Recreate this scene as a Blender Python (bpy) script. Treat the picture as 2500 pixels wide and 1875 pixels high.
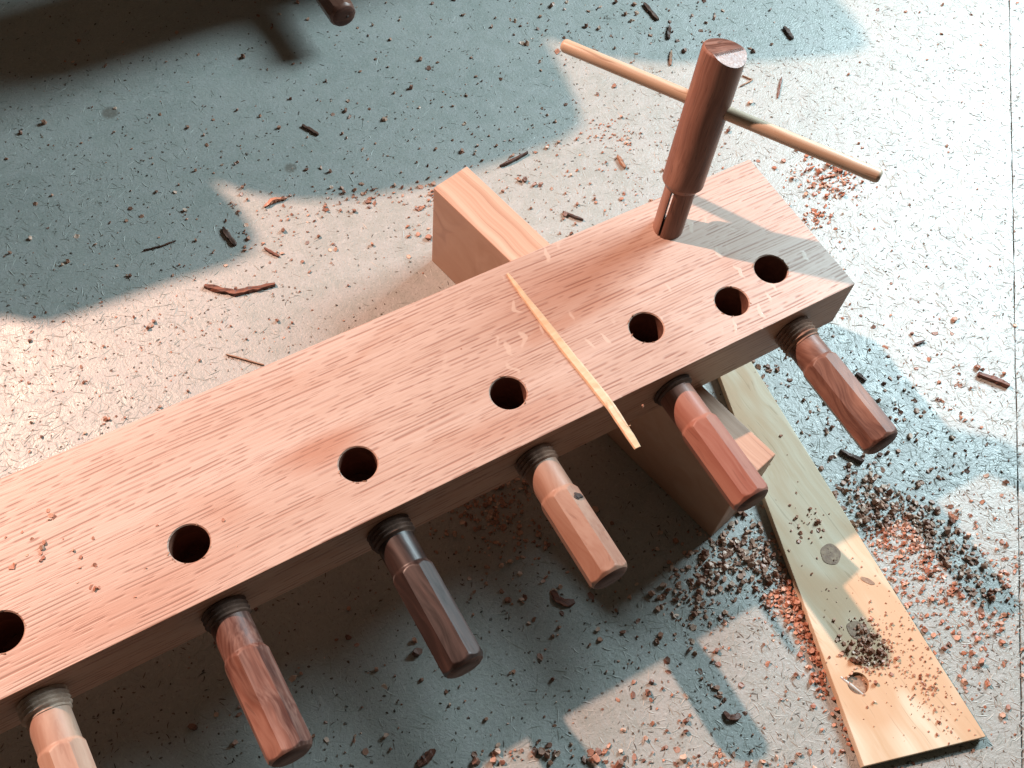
import bpy, bmesh, math, random
import numpy as np
from mathutils import Vector, Matrix

random.seed(7); RNG = np.random.default_rng(11)
K = 0.09                      # one layout unit = the beam's width = 9 cm; everything below is in units, scaled by K
for o in list(bpy.data.objects): bpy.data.objects.remove(o)
scene = bpy.context.scene
COL = scene.collection

# ------------------------------------------------------------------ camera
R = np.array([[0.8625755, -0.4999791, 0.0773593], [-0.4015653, -0.7696023, -0.4964449], [0.3077479, 0.3971564, -0.8646144]])
CAM = np.array([-3.7514125, -1.9132071, 6.0098])       # floor is z = 0
F = 2703.57
cd = bpy.data.cameras.new('camera'); cam = bpy.data.objects.new('camera', cd); COL.objects.link(cam)
cd.sensor_width = 36; cd.lens = F / 2500 * 36; cd.clip_start = 0.01; cd.clip_end = 50
M3 = Matrix(((R[0][0], -R[1][0], -R[2][0]), (R[0][1], -R[1][1], -R[2][1]), (R[0][2], -R[1][2], -R[2][2])))
cam.matrix_world = Matrix.Translation(Vector(CAM * K)) @ M3.to_4x4()
scene.camera = cam

def at(px, py, z=0.0):
    """layout helper: the point at height z seen at this pixel of the 2500 x 1875 photograph"""
    d = R.T @ np.array([(px - 1250) / F, (py - 937.5) / F, 1.0])
    return CAM + d * (z - CAM[2]) / d[2]

# ------------------------------------------------------------------ world, lamps, exposure
w = bpy.data.worlds.new('World'); scene.world = w; w.use_nodes = True
bg = w.node_tree.nodes['Background']; bg.inputs[0].default_value = (1.0, 0.87, 0.66, 1); bg.inputs[1].default_value = 0.056
scene.view_settings.view_transform = 'Standard'; scene.view_settings.look = 'None'
scene.view_settings.exposure = 0; scene.view_settings.gamma = 1

WARM = np.array([-8.6, 13.2, 15.0])
COOL = np.array([10.5, 3.2, 9.0])
ld = bpy.data.lights.new('warm_lamp', 'POINT'); ld.energy = 258; ld.color = (1.0, 0.61, 0.48); ld.shadow_soft_size = 0.02
lo = bpy.data.objects.new('warm_lamp', ld); lo.location = WARM * K; COL.objects.link(lo)
ld = bpy.data.lights.new('cool_lamp', 'AREA'); ld.shape = 'RECTANGLE'; ld.size = 0.46; ld.size_y = 0.44; ld.energy = 32.5; ld.color = (0.70, 0.90, 0.98)
lo = bpy.data.objects.new('cool_lamp', ld); lo.location = COOL * K
lo.rotation_euler = (Vector((0.3, 1.0, 0)) - Vector(COOL)).to_track_quat('-Z', 'Y').to_euler(); COL.objects.link(lo)

# ------------------------------------------------------------------ node helpers
ALB = 0.72                    # overall reflectance of the painted and wooden surfaces
class NT:
    def __init__(s, name):
        s.alb = ALB; s.m = bpy.data.materials.new(name); s.m.use_nodes = True
        s.t = s.m.node_tree; s.b = s.t.nodes['Principled BSDF']
    def n(s, kind, **kw):
        nd = s.t.nodes.new(kind)
        for k, v in kw.items(): setattr(nd, k, v)
        return nd
    def put(s, sock, v):
        if isinstance(v, bpy.types.NodeSocket): s.t.links.new(v, sock)
        elif v is not None:
            if sock.type == 'RGBA' and len(v) == 3: v = (*v, 1)
            sock.default_value = v
    def math(s, op, a, b=None, c=None, clamp=False):
        nd = s.n('ShaderNodeMath', operation=op, use_clamp=clamp)
        for i, v in enumerate((a, b, c)): s.put(nd.inputs[i], v)
        return nd.outputs[0]
    def vmath(s, op, a, b=None, scale=None):
        nd = s.n('ShaderNodeVectorMath', operation=op); s.put(nd.inputs[0], a); s.put(nd.inputs[1], b)
        if scale is not None: s.put(nd.inputs['Scale'], scale)
        return nd.outputs['Value'] if op in ('DISTANCE', 'LENGTH', 'DOT_PRODUCT') else nd.outputs[0]
    def mapv(s, v, scale=(1, 1, 1), loc=(0, 0, 0), rot=(0, 0, 0)):
        nd = s.n('ShaderNodeMapping'); s.put(nd.inputs[0], v); nd.inputs[1].default_value = loc; nd.inputs[2].default_value = rot; nd.inputs[3].default_value = scale
        return nd.outputs[0]
    def noise(s, v, scale=1.0, detail=2.0, rough=0.5, dist=0.0, dims='3D', w=None):
        nd = s.n('ShaderNodeTexNoise', noise_dimensions=dims); s.put(nd.inputs['Vector'], v)
        nd.inputs['Scale'].default_value = scale; nd.inputs['Detail'].default_value = detail; nd.inputs['Roughness'].default_value = rough; nd.inputs['Distortion'].default_value = dist
        if w is not None: s.put(nd.inputs['W'], w)
        return nd.outputs[0]
    def ramp(s, f, lo, hi, a=0.0, b=1.0):
        nd = s.n('ShaderNodeMapRange', interpolation_type='SMOOTHSTEP'); s.put(nd.inputs[0], f)
        for i, v in zip((1, 2, 3, 4), (lo, hi, a, b)): s.put(nd.inputs[i], v)
        return nd.outputs[0]
    def mix(s, f, a, b, mode='MIX'):
        nd = s.n('ShaderNodeMix', data_type='RGBA', blend_type=mode); s.put(nd.inputs[0], f); s.put(nd.inputs[6], a); s.put(nd.inputs[7], b)
        return nd.outputs[2]
    def obj(s):
        """object coordinates in layout units"""
        return s.mapv(s.n('ShaderNodeTexCoord').outputs['Object'], (1 / K,) * 3)
    def rnd(s): return s.n('ShaderNodeObjectInfo').outputs['Random']
    def comb(s, x=0.0, y=0.0, z=0.0):
        nd = s.n('ShaderNodeCombineXYZ')
        for i, v in enumerate((x, y, z)): s.put(nd.inputs[i], v)
        return nd.outputs[0]
    def bump(s, h, strength=0.5, dist=0.001, normal=None):
        nd = s.n('ShaderNodeBump'); nd.inputs['Strength'].default_value = strength; nd.inputs['Distance'].default_value = dist; s.put(nd.inputs['Height'], h)
        if normal is not None: s.put(nd.inputs['Normal'], normal)
        return nd.outputs[0]
    def out(s, col=None, rough=None, normal=None, spec=None):
        if col is not None: s.put(s.b.inputs['Base Color'], s.mix(1.0, col, (s.alb,) * 3, 'MULTIPLY'))
        if rough is not None: s.put(s.b.inputs['Roughness'], rough)
        if normal is not None: s.put(s.b.inputs['Normal'], normal)
        if spec is not None: s.put(s.b.inputs['Specular IOR Level'], spec)
        return s.m

# ------------------------------------------------------------------ materials
def floor_material():
    n = NT('painted_strand_board')
    P = n.obj()
    def strands(scale, along, across, seed):
        v = n.mapv(P, (scale, scale, 0), (seed, seed * 1.7, 0))
        warp = n.noise(v, 1.3, 2)
        v = n.vmath('ADD', v, n.vmath('SCALE', n.n('ShaderNodeCombineXYZ').outputs[0], scale=0.0))
        vo = n.n('ShaderNodeTexVoronoi'); vo.inputs['Scale'].default_value = 1.0; n.put(vo.inputs['Vector'], v)
        loc = n.vmath('SUBTRACT', v, vo.outputs['Position'])
        sep = n.n('ShaderNodeSeparateColor'); n.put(sep.inputs[0], vo.outputs['Color'])
        rot = n.n('ShaderNodeVectorRotate', rotation_type='Z_AXIS'); n.put(rot.inputs['Vector'], loc); n.put(rot.inputs['Angle'], n.math('MULTIPLY', sep.outputs[0], 6.283))
        st = n.vmath('MULTIPLY', rot.outputs[0], n.comb(along, across, 1.0))
        st = n.vmath('ADD', st, n.vmath('SCALE', vo.outputs['Color'], scale=37.0))
        return n.noise(st, 1.0, 2.5, 0.6), vo.outputs['Distance'], sep.outputs[1]
    s1, d1, c1 = strands(5.0, 1.2, 17.0, 3.1)
    s2, d2, c2 = strands(9.0, 1.0, 13.0, 11.7)
    s3, d3, c3 = strands(17.0, 0.9, 8.0, 5.3)
    big = n.noise(P, 1.4, 4, 0.6)
    mid = n.noise(P, 9.0, 3, 0.6)
    fine = n.noise(P, 60.0, 2, 0.6)
    # the paint is thin and hairy towards the right and the lower left, smoother between them
    sx = n.n('ShaderNodeSeparateXYZ'); n.put(sx.inputs[0], P)
    hairy = n.math('MAXIMUM', n.ramp(n.math('ADD', sx.outputs[0], n.math('MULTIPLY', big, 1.2)), -0.3, 2.2), n.ramp(n.math('SUBTRACT', n.math('MULTIPLY', sx.outputs[0], -1.0), n.math('MULTIPLY', sx.outputs[1], 0.25)), 2.4, 4.0, 0.0, 0.45))
    h = n.math('ADD', n.math('MULTIPLY', s1, 0.9), n.math('ADD', n.math('MULTIPLY', s2, 0.8), n.math('MULTIPLY', s3, 0.5)))
    amp = n.math('ADD', 0.42, n.math('MULTIPLY', hairy, 0.75))
    crack = n.ramp(s2, 0.36, 0.31)                 # fine dark gaps between strands
    crack1 = n.ramp(s1, 0.34, 0.29)
    pit = n.ramp(n.noise(P, 26.0, 1.0), 0.73, 0.79)
    gap = n.math('MAXIMUM', n.math('MULTIPLY', crack, crack1), n.math('MULTIPLY', n.math('MAXIMUM', crack, crack1), n.math('MULTIPLY', n.math('ADD', hairy, 0.25), n.ramp(mid, 0.42, 0.62))))
    height = n.math('SUBTRACT', n.math('MULTIPLY', h, amp), n.math('ADD', n.math('MULTIPLY', gap, 0.6), n.math('MULTIPLY', pit, 0.7)))
    height = n.math('MULTIPLY', height, 0.3)
    grit = n.noise(P, 32.0, 4, 0.65)
    height = n.math('ADD', height, n.math('ADD', n.math('MULTIPLY', fine, 0.25), n.math('MULTIPLY', grit, 0.42)))
    col = n.mix(n.ramp(big, 0.3, 0.7), (0.355, 0.388, 0.36), (0.43, 0.45, 0.42))
    col = n.mix(n.ramp(mid, 0.35, 0.7, 0, 0.5), col, (0.45, 0.455, 0.44))
    col = n.mix(n.ramp(s2, 0.5, 0.7, 0, 0.35), col, (0.56, 0.56, 0.52))
    col = n.mix(n.math('MULTIPLY', gap, 0.42), col, (0.07, 0.075, 0.07))
    col = n.mix(n.math('MULTIPLY', pit, 0.75), col, (0.06, 0.055, 0.045))
    # two old round stains
    for (px, py, r) in ((272, 270, 0.055), (712, 405, 0.04)):
        c = at(px, py); d = n.vmath('DISTANCE', n.vmath('ADD', P, n.vmath('SCALE', n.comb(mid, fine, 0.0), scale=0.03)), tuple(c))
        col = n.mix(n.ramp(d, r * 1.3, r * 0.7, 0, 0.55), col, (0.12, 0.08, 0.05))
    spk = n.noise(P, 75.0, 1.0)
    col = n.mix(n.ramp(spk, 0.60, 0.72, 0, 0.55), col, (0.20, 0.19, 0.165))
    spk2 = n.noise(n.mapv(P, (1, 1, 1), (5, 3, 0)), 48.0, 2.0)
    col = n.mix(n.ramp(spk2, 0.58, 0.74, 0, 0.5), col, (0.60, 0.61, 0.58))
    rough = n.ramp(mid, 0.3, 0.7, 0.36, 0.5)
    return n.out(col, rough, n.bump(height, 0.5, 0.0011), 0.7)

def wood_material(name, light, mid, dark, axis='X', streak=7.0, fibre=60.0, along=0.6, pores=0.4, pore=(0.2, 0.1, 0.06), rough=0.5, bump=0.15, contrast=1.0, figure=0.0, spec=0.4, broad=None):
    """streaked plain wood with the grain along one object axis"""
    n = NT(name)
    if 'rosewood' in name: n.alb = 0.60
    P = n.vmath('ADD', n.obj(), n.vmath('SCALE', n.comb(n.rnd(), n.rnd(), n.rnd()), scale=40.0))
    sc = lambda a, c: {'X': (a, c, c), 'Y': (c, a, c), 'Z': (c, c, a), 'B': (c, a, 2.0)}[axis]
    wob = n.noise(P, 1.6, 2)
    P = n.vmath('ADD', P, n.vmath('SCALE', n.comb(wob, n.noise(P, 1.9, 2), wob), scale=0.12 + figure))
    a = n.noise(n.mapv(P, sc(along, streak)), 1.0, 4, 0.6, 0.3)
    b = n.noise(n.mapv(P, sc(along * 4, fibre)), 1.0, 2, 0.6)
    c = n.noise(n.mapv(P, sc(along * 6, fibre * 0.8), (3, 7, 1)), 1.0, 1.0)
    col = n.mix(n.ramp(a, 0.5 - 0.22 / contrast, 0.5 + 0.22 / contrast), dark, mid)
    col = n.mix(n.ramp(a, 0.5, 0.5 + 0.3 / contrast), col, light)
    col = n.mix(n.ramp(b, 0.35, 0.75, 0, 0.35), col, light)
    if broad:
        col = n.mix(n.ramp(n.noise(n.mapv(P, sc(0.8, 2.2), (9, 2, 4)), 1.0, 2, 0.5, 1.0), 0.46, 0.62, 0, 0.85), col, broad)
    pm = n.ramp(c, 0.66, 0.72, 0, pores)
    col = n.mix(pm, col, pore)
    hgt = n.math('SUBTRACT', n.math('MULTIPLY', b, 0.5), pm)
    return n.out(col, n.ramp(b, 0.2, 0.8, rough - 0.06, rough + 0.08), n.bump(hgt, bump, 0.0006), spec)

def oak_material():
    n = NT('red_oak')
    P = n.obj()
    sx = n.n('ShaderNodeSeparateXYZ'); n.put(sx.inputs[0], P)
    X, Y, Z = sx.outputs
    # growth bands run with the length and drift slowly across
    wob = n.noise(n.comb(n.math('MULTIPLY', X, 0.35), n.math('MULTIPLY', Y, 1.3), n.math('MULTIPLY', Z, 1.3)), 1.0, 2)
    C = n.math('ADD', n.math('ADD', Y, n.math('MULTIPLY', Z, 0.7)), n.math('MULTIPLY', wob, 0.16))
    bandp = n.math('ADD', n.math('MULTIPLY', C, 46.0), n.math('MULTIPLY', n.noise(n.comb(n.math('MULTIPLY', C, 7.0), n.math('MULTIPLY', X, 0.2), 0.0), 1.0, 1.0), 3.0))
    fr = n.math('FRACT', bandp)
    band = n.math('MULTIPLY', n.ramp(fr, 0.0, 0.25), n.ramp(fr, 0.75, 0.35))      # early wood: open pores
    Q = n.comb(X, C, Z)
    row = n.math('FLOOR', bandp)
    line = n.math('MULTIPLY', n.ramp(fr, 0.10, 0.30), n.ramp(fr, 0.75, 0.42))
    por = n.noise(n.comb(n.math('MULTIPLY', X, 6.5), n.math('MULTIPLY', row, 7.31), n.math('MULTIPLY', Z, 9.0)), 1.0, 1.5, 0.6)
    rowk = n.noise(n.comb(n.math('MULTIPLY', X, 0.5), n.math('MULTIPLY', row, 3.77), 0.0), 1.0, 0.0)
    pm = n.math('MULTIPLY', n.math('MULTIPLY', n.ramp(por, 0.44, 0.56), line), n.ramp(rowk, 0.25, 0.7, 0.3, 1.0))
    por2 = n.noise(n.mapv(Q, (7.0, 130.0, 70.0), (5, 9, 2)), 1.0, 1.0, 0.5)
    pm2 = n.ramp(por2, 0.60, 0.70, 0, 0.45)
    pm = n.math('MAXIMUM', pm, pm2)
    tone = n.noise(n.mapv(Q, (0.5, 6.0, 4.0)), 1.0, 3, 0.55)
    fib = n.noise(n.mapv(Q, (7.0, 160.0, 90.0)), 1.0, 2, 0.6)
    big = n.noise(n.mapv(P, (1.2, 2.6, 2.6), (1.3, 0.4, 0)), 1.0, 3, 0.55, 0.6)
    col = n.mix(n.ramp(tone, 0.3, 0.7), (0.60, 0.415, 0.33), (0.69, 0.515, 0.43))
    col = n.mix(n.math('MULTIPLY', band, 0.35), col, (0.56, 0.36, 0.28))
    col = n.mix(n.ramp(fib, 0.4, 0.75, 0, 0.4), col, (0.73, 0.565, 0.475))
    # reddish patches where the wood was burnished or wet
    col = n.mix(n.ramp(big, 0.56, 0.72, 0, 0.45), col, (0.52, 0.26, 0.165))
    for (cx, cy, rx, ry, s) in ((-3.02, 0.45, 0.30, 0.13, 0.75), (-2.1, 0.12, 0.55, 0.12, 0.4), (-1.35, 0.72, 0.7, 0.22, 0.35), (-4.2, 0.1, 0.8, 0.12, 0.5)):
        dv = n.vmath('MULTIPLY', n.vmath('SUBTRACT', n.vmath('ADD', P, n.vmath('SCALE', n.comb(big, tone, 0.0), scale=0.25)), (cx + 0.12, cy + 0.12, 0.38)), (1 / rx, 1 / ry, 0.0))
        col = n.mix(n.math('MULTIPLY', n.ramp(n.vmath('LENGTH', dv), 1.1, 0.2), s), col, (0.50, 0.23, 0.145))
    # ray flecks: pale ribbons across the grain towards the right end
    fl = n.n('ShaderNodeTexVoronoi', feature='F1'); fl.inputs['Scale'].default_value = 1.0
    fw = n.vmath('ADD', P, n.vmath('SCALE', n.comb(n.noise(n.mapv(P, (3, 9, 1)), 1.0, 1.0), 0.0, 0.0), scale=0.16))
    n.put(fl.inputs['Vector'], n.mapv(fw, (17.0, 4.6, 0.01), (0, 0, 0), (0, 0, 0.12)))
    fsep = n.n('ShaderNodeSeparateColor'); n.put(fsep.inputs[0], fl.outputs['Color'])
    fm = n.math('MULTIPLY', n.ramp(fl.outputs['Distance'], 0.27, 0.15), n.ramp(fsep.outputs[0], 0.26, 0.3))
    loc = n.ramp(n.noise(n.mapv(P, (1.7, 3.0, 0.1), (4.4, 1.0, 0)), 1.0, 1.0), 0.40, 0.5)
    fm = n.math('MULTIPLY', n.math('MULTIPLY', fm, loc), n.math('MULTIPLY', n.ramp(X, -2.5, -1.7), n.ramp(Z, 0.365, 0.378)))
    pm = n.math('MULTIPLY', pm, n.math('SUBTRACT', 1.0, n.math('MULTIPLY', fm, 0.8)))
    col = n.mix(n.math('MULTIPLY', pm, 0.66), col, (0.30, 0.125, 0.085))
    col = n.mix(n.math('MULTIPLY', fm, 0.55), col, (0.82, 0.68, 0.57))
    # shade painted into the front face: a darker, redder tint by local Y
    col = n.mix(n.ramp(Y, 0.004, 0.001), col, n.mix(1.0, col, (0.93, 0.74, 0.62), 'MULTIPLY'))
    hgt = n.math('SUBTRACT', n.math('MULTIPLY', fib, 0.35), pm)
    rough = n.math('SUBTRACT', 0.44, n.math('MULTIPLY', fm, 0.12))
    return n.out(col, rough, n.bump(hgt, 0.25, 0.0005), 0.42)

def chip_material(name, a, b, c):
    n = NT(name); n.alb = 1.0
    g = n.n('ShaderNodeNewGeometry').outputs['Random Per Island']
    r = n.math('FRACT', n.math('ADD', n.math('MULTIPLY', g, 1.7), n.math('MULTIPLY', n.rnd(), 5.3)))
    col = n.mix(n.ramp(r, 0.0, 0.5), a, b); col = n.mix(n.ramp(r, 0.6, 1.0), col, c)
    f = n.noise(n.mapv(n.obj(), (30, 60, 60)), 1.0, 2)
    col = n.mix(n.ramp(f, 0.3, 0.7, 0, 0.5), col, a)
    return n.out(col, 0.45, n.bump(f, 0.3, 0.0003), 0.5)

M = {}
M['floor'] = floor_material()
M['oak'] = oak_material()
M['block'] = wood_material('planed_block_wood', (0.72, 0.50, 0.37), (0.65, 0.42, 0.30), (0.50, 0.28, 0.18), 'B', 17.0, 90.0, 0.12, 0.35, (0.30, 0.14, 0.09), 0.5, 0.2)
M['pine'] = wood_material('pale_pine', (0.93, 0.83, 0.66), (0.89, 0.77, 0.58), (0.72, 0.52, 0.33), 'Y', 5.5, 55.0, 0.25, 0.25, (0.30, 0.20, 0.11), 0.55, 0.15, 1.0, 0.05, 0.2, broad=(0.74, 0.50, 0.31))
M['walnut'] = wood_material('dark_red_walnut', (0.46, 0.25, 0.18), (0.36, 0.175, 0.12), (0.22, 0.095, 0.065), 'Z', 20.0, 95.0, 0.7, 0.6, (0.06, 0.028, 0.02), 0.45, 0.15)
M['end_grain'] = wood_material('walnut_end_grain', (0.33, 0.19, 0.15), (0.26, 0.125, 0.09), (0.12, 0.05, 0.035), 'X', 22.0, 60.0, 2.5, 0.5, (0.07, 0.03, 0.02), 0.3, 0.12, 1.8)
M['dowel'] = wood_material('pale_dowel_wood', (0.78, 0.65, 0.51), (0.71, 0.56, 0.41), (0.55, 0.38, 0.25), 'Y', 26.0, 90.0, 0.4, 0.5, (0.27, 0.13, 0.06), 0.42, 0.12)
M['splinter'] = wood_material('yellow_splinter_wood', (0.95, 0.76, 0.54), (0.92, 0.68, 0.45), (0.84, 0.56, 0.34), 'X', 20.0, 40.0, 0.5, 0.0, (0.4, 0.18, 0.06), 0.5, 0.3)
M['thread'] = wood_material('dark_thread_wood', (0.24, 0.145, 0.11), (0.17, 0.10, 0.075), (0.08, 0.047, 0.036), 'Y', 10.0, 50.0, 1.0, 0.2, (0.03, 0.016, 0.012), 0.65, 0.15, 1.0, 0.0, 0.15)
M['thread_brown'] = wood_material('brown_thread_wood', (0.48, 0.30, 0.22), (0.38, 0.22, 0.155), (0.20, 0.11, 0.08), 'Y', 10.0, 50.0, 1.0, 0.2, (0.05, 0.026, 0.02), 0.65, 0.15, 1.0, 0.0, 0.15)
M['thread_pale'] = wood_material('pale_thread_wood', (0.80, 0.64, 0.52), (0.68, 0.50, 0.39), (0.42, 0.28, 0.21), 'Y', 10.0, 50.0, 1.0, 0.2, (0.1, 0.06, 0.04), 0.65, 0.15, 1.0, 0.0, 0.15)
M['shaving'] = chip_material('brown_shavings', (0.24, 0.115, 0.08), (0.46, 0.27, 0.19), (0.74, 0.58, 0.47))
M['hole_dark'] = wood_material('knot_wood', (0.10, 0.055, 0.035), (0.06, 0.03, 0.02), (0.02, 0.012, 0.01), 'Z', 30.0, 60.0, 4.0, 0.5, (0.01, 0.006, 0.005), 0.6, 0.5)
M['knot'] = wood_material('pine_knot', (0.58, 0.42, 0.28), (0.44, 0.29, 0.19), (0.26, 0.15, 0.10), 'Z', 26.0, 60.0, 9.0, 0.5, (0.08, 0.04, 0.025), 0.6, 0.4)
M['chip'] = chip_material('brown_chips', (0.17, 0.08, 0.055), (0.40, 0.21, 0.14), (0.66, 0.48, 0.37))
M['dust'] = chip_material('reddish_chips', (0.28, 0.11, 0.065), (0.46, 0.22, 0.14), (0.66, 0.45, 0.33))
M['splint_red'] = wood_material('red_brown_splint', (0.34, 0.14, 0.085), (0.25, 0.09, 0.055), (0.10, 0.035, 0.022), 'X', 40.0, 120.0, 1.0, 0.5, (0.05, 0.02, 0.012), 0.55, 0.5)
M['splint_dark'] = wood_material('dark_splint', (0.20, 0.10, 0.065), (0.11, 0.05, 0.032), (0.045, 0.02, 0.014), 'X', 40.0, 120.0, 1.0, 0.5, (0.02, 0.01, 0.008), 0.55, 0.5)
M['splint_pale'] = wood_material('pale_splint', (0.55, 0.34, 0.22), (0.45, 0.25, 0.15), (0.28, 0.13, 0.08), 'X', 40.0, 120.0, 1.0, 0.4, (0.16, 0.07, 0.04), 0.55, 0.5)
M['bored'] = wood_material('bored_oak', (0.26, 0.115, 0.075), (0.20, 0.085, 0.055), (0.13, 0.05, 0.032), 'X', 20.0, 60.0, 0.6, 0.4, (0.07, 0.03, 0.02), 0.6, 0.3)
M['caster_wood'] = wood_material('shadow_caster_wood', (0.30, 0.21, 0.13), (0.24, 0.16, 0.10), (0.15, 0.09, 0.05), 'X', 8.0, 50.0)
nt = NT('painted_fibre'); g_ = nt.n('ShaderNodeNewGeometry').outputs['Random Per Island']
M['fibre'] = nt.out(nt.mix(g_, (0.40, 0.43, 0.39), (0.52, 0.53, 0.49)), 0.5, None, 0.45)
nt = NT('dark_fibre'); g_ = nt.n('ShaderNodeNewGeometry').outputs['Random Per Island']
M['dark_fibre'] = nt.out(nt.mix(g_, (0.08, 0.07, 0.06), (0.22, 0.17, 0.13)), 0.6, None, 0.3)
M['grip_end'] = wood_material('rosewood_end_grain', (0.21, 0.10, 0.07), (0.15, 0.065, 0.045), (0.08, 0.032, 0.022), 'X', 30.0, 60.0, 2.0, 0.5, (0.04, 0.016, 0.012), 0.6, 0.3, 1.0, 0.0, 0.25)
M['filler'] = NT('pale_filler').out((0.62, 0.60, 0.55), 0.35, None, 0.5)
GRIP = [
    wood_material('cream_rosewood', (0.80, 0.58, 0.45), (0.74, 0.50, 0.37), (0.54, 0.31, 0.23), 'Y', 7.0, 60.0, 0.7, 0.2, (0.3, 0.14, 0.09), 0.48, 0.12, 1.0, 0.15, 0.3),
    wood_material('striped_red_rosewood', (0.56, 0.34, 0.27), (0.42, 0.19, 0.135), (0.09, 0.032, 0.024), 'Y', 5.0, 60.0, 0.8, 0.3, (0.08, 0.03, 0.02), 0.48, 0.12, 1.3, 0.16, 0.3),
    wood_material('chocolate_rosewood', (0.11, 0.062, 0.05), (0.055, 0.032, 0.027), (0.022, 0.013, 0.011), 'Y', 9.0, 60.0, 0.7, 0.3, (0.025, 0.012, 0.01), 0.40, 0.06, 1.2, 0.1, 0.4),
    wood_material('tan_rosewood', (0.62, 0.41, 0.31), (0.55, 0.33, 0.24), (0.42, 0.21, 0.14), 'Y', 6.0, 60.0, 0.8, 0.25, (0.2, 0.09, 0.06), 0.5, 0.12, 1.0, 0.25, 0.3),
    wood_material('salmon_rosewood', (0.56, 0.29, 0.215), (0.50, 0.215, 0.155), (0.36, 0.12, 0.085), 'Y', 6.0, 60.0, 0.5, 0.25, (0.14, 0.04, 0.025), 0.48, 0.12, 1.0, 0.12, 0.3),
    wood_material('figured_brown_rosewood', (0.52, 0.29, 0.21), (0.40, 0.19, 0.13), (0.15, 0.065, 0.048), 'Y', 3.2, 60.0, 1.5, 0.25, (0.08, 0.03, 0.02), 0.46, 0.12, 1.2, 0.28, 0.32),
    wood_material('plain_brown_rosewood', (0.30, 0.16, 0.11), (0.22, 0.10, 0.07), (0.13, 0.055, 0.04), 'Y', 6.0, 60.0, 0.8, 0.3, (0.08, 0.03, 0.02), 0.36, 0.08),
]

# ------------------------------------------------------------------ object helpers
def mesh_of(name, verts, faces, mat, smooth=None):
    me = bpy.data.meshes.new(name)
    me.from_pydata([tuple(c * K for c in v) for v in verts], [], [tuple(f) for f in faces]); me.materials.append(mat); me.update()
    if smooth is not None:
        for p in me.polygons: p.use_smooth = True
        me.set_sharp_from_angle(angle=math.radians(smooth))
    return me
def link(name, me, parent=None, loc=(0, 0, 0), rot=(0, 0, 0)):
    o = bpy.data.objects.new(name, me); COL.objects.link(o); o.parent = parent
    o.location = tuple(float(c) * K for c in loc); o.rotation_euler = rot
    return o
def tag(o, label, cat, group=None, kind=None):
    if label: o['label'] = label
    if cat: o['category'] = cat
    if group: o['group'] = group
    if kind: o['kind'] = kind
    return o
def thing(name, label, cat, loc=(0, 0, 0), rot=(0, 0, 0), group=None):
    return tag(link(name, None, None, loc, rot), label, cat, group)
def bm_mesh(name, bm, mat, smooth=None):
    bmesh.ops.recalc_face_normals(bm, faces=bm.faces)
    bmesh.ops.scale(bm, vec=(K, K, K), verts=bm.verts)
    me = bpy.data.meshes.new(name); bm.to_mesh(me); bm.free(); me.materials.append(mat)
    if smooth is not None:
        for p in me.polygons: p.use_smooth = True
        me.set_sharp_from_angle(angle=math.radians(smooth))
    return me
def prism_bm(poly, z0, z1, bevel=0.0):
    bm = bmesh.new()
    f = bm.faces.new([bm.verts.new((x, y, z0)) for x, y in poly])
    r = bmesh.ops.extrude_face_region(bm, geom=[f])
    bmesh.ops.translate(bm, vec=(0, 0, z1 - z0), verts=[v for v in r['geom'] if isinstance(v, bmesh.types.BMVert)])
    bmesh.ops.recalc_face_normals(bm, faces=bm.faces)
    if bevel: bmesh.ops.bevel(bm, geom=bm.edges[:], offset=bevel, segments=2, affect='EDGES', profile=0.5)
    return bm
def lathe(rf, ts, n=64, axis='-Y', cap=True, angles=None):
    """surface swept along an axis; rf(theta, t) -> radius"""
    V, Fc = [], []
    angles = angles or [2 * math.pi * i / n for i in range(n)]; n = len(angles)
    for t in ts:
        for a in angles:
            r = rf(a, t); c, s = r * math.cos(a), r * math.sin(a)
            V.append((c, -t, s) if axis == '-Y' else ((c, s, t) if axis == 'Z' else (t, c, s)))
    m = len(ts)
    for j in range(m - 1):
        for i in range(n):
            k = (i + 1) % n; Fc.append((j * n + i, j * n + k, (j + 1) * n + k, (j + 1) * n + i))
    if cap: Fc.append(tuple(range(n - 1, -1, -1))); Fc.append(tuple(range((m - 1) * n, m * n)))
    return V, Fc
def sub(me, cutters, mat):
    """cut shapes out of a mesh; the cutters are removed again"""
    base = bpy.data.objects.new('work', me); COL.objects.link(base); tmp = []
    for c in cutters:
        o = bpy.data.objects.new('cut', c); COL.objects.link(o); tmp.append(o)
        md = base.modifiers.new('b', 'BOOLEAN'); md.operation = 'DIFFERENCE'; md.object = o; md.solver = 'EXACT'
    dg = bpy.context.evaluated_depsgraph_get(); dg.update()
    res = bpy.data.meshes.new_from_object(base.evaluated_get(dg))
    for o in [base] + tmp: bpy.data.objects.remove(o)
    res.materials.clear(); res.materials.append(mat)
    for p in res.polygons: p.use_smooth = True; p.material_index = 0
    res.set_sharp_from_angle(angle=math.radians(20))
    return res
def interp(xs, ys, x): return float(np.interp(x, xs, ys))

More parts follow.
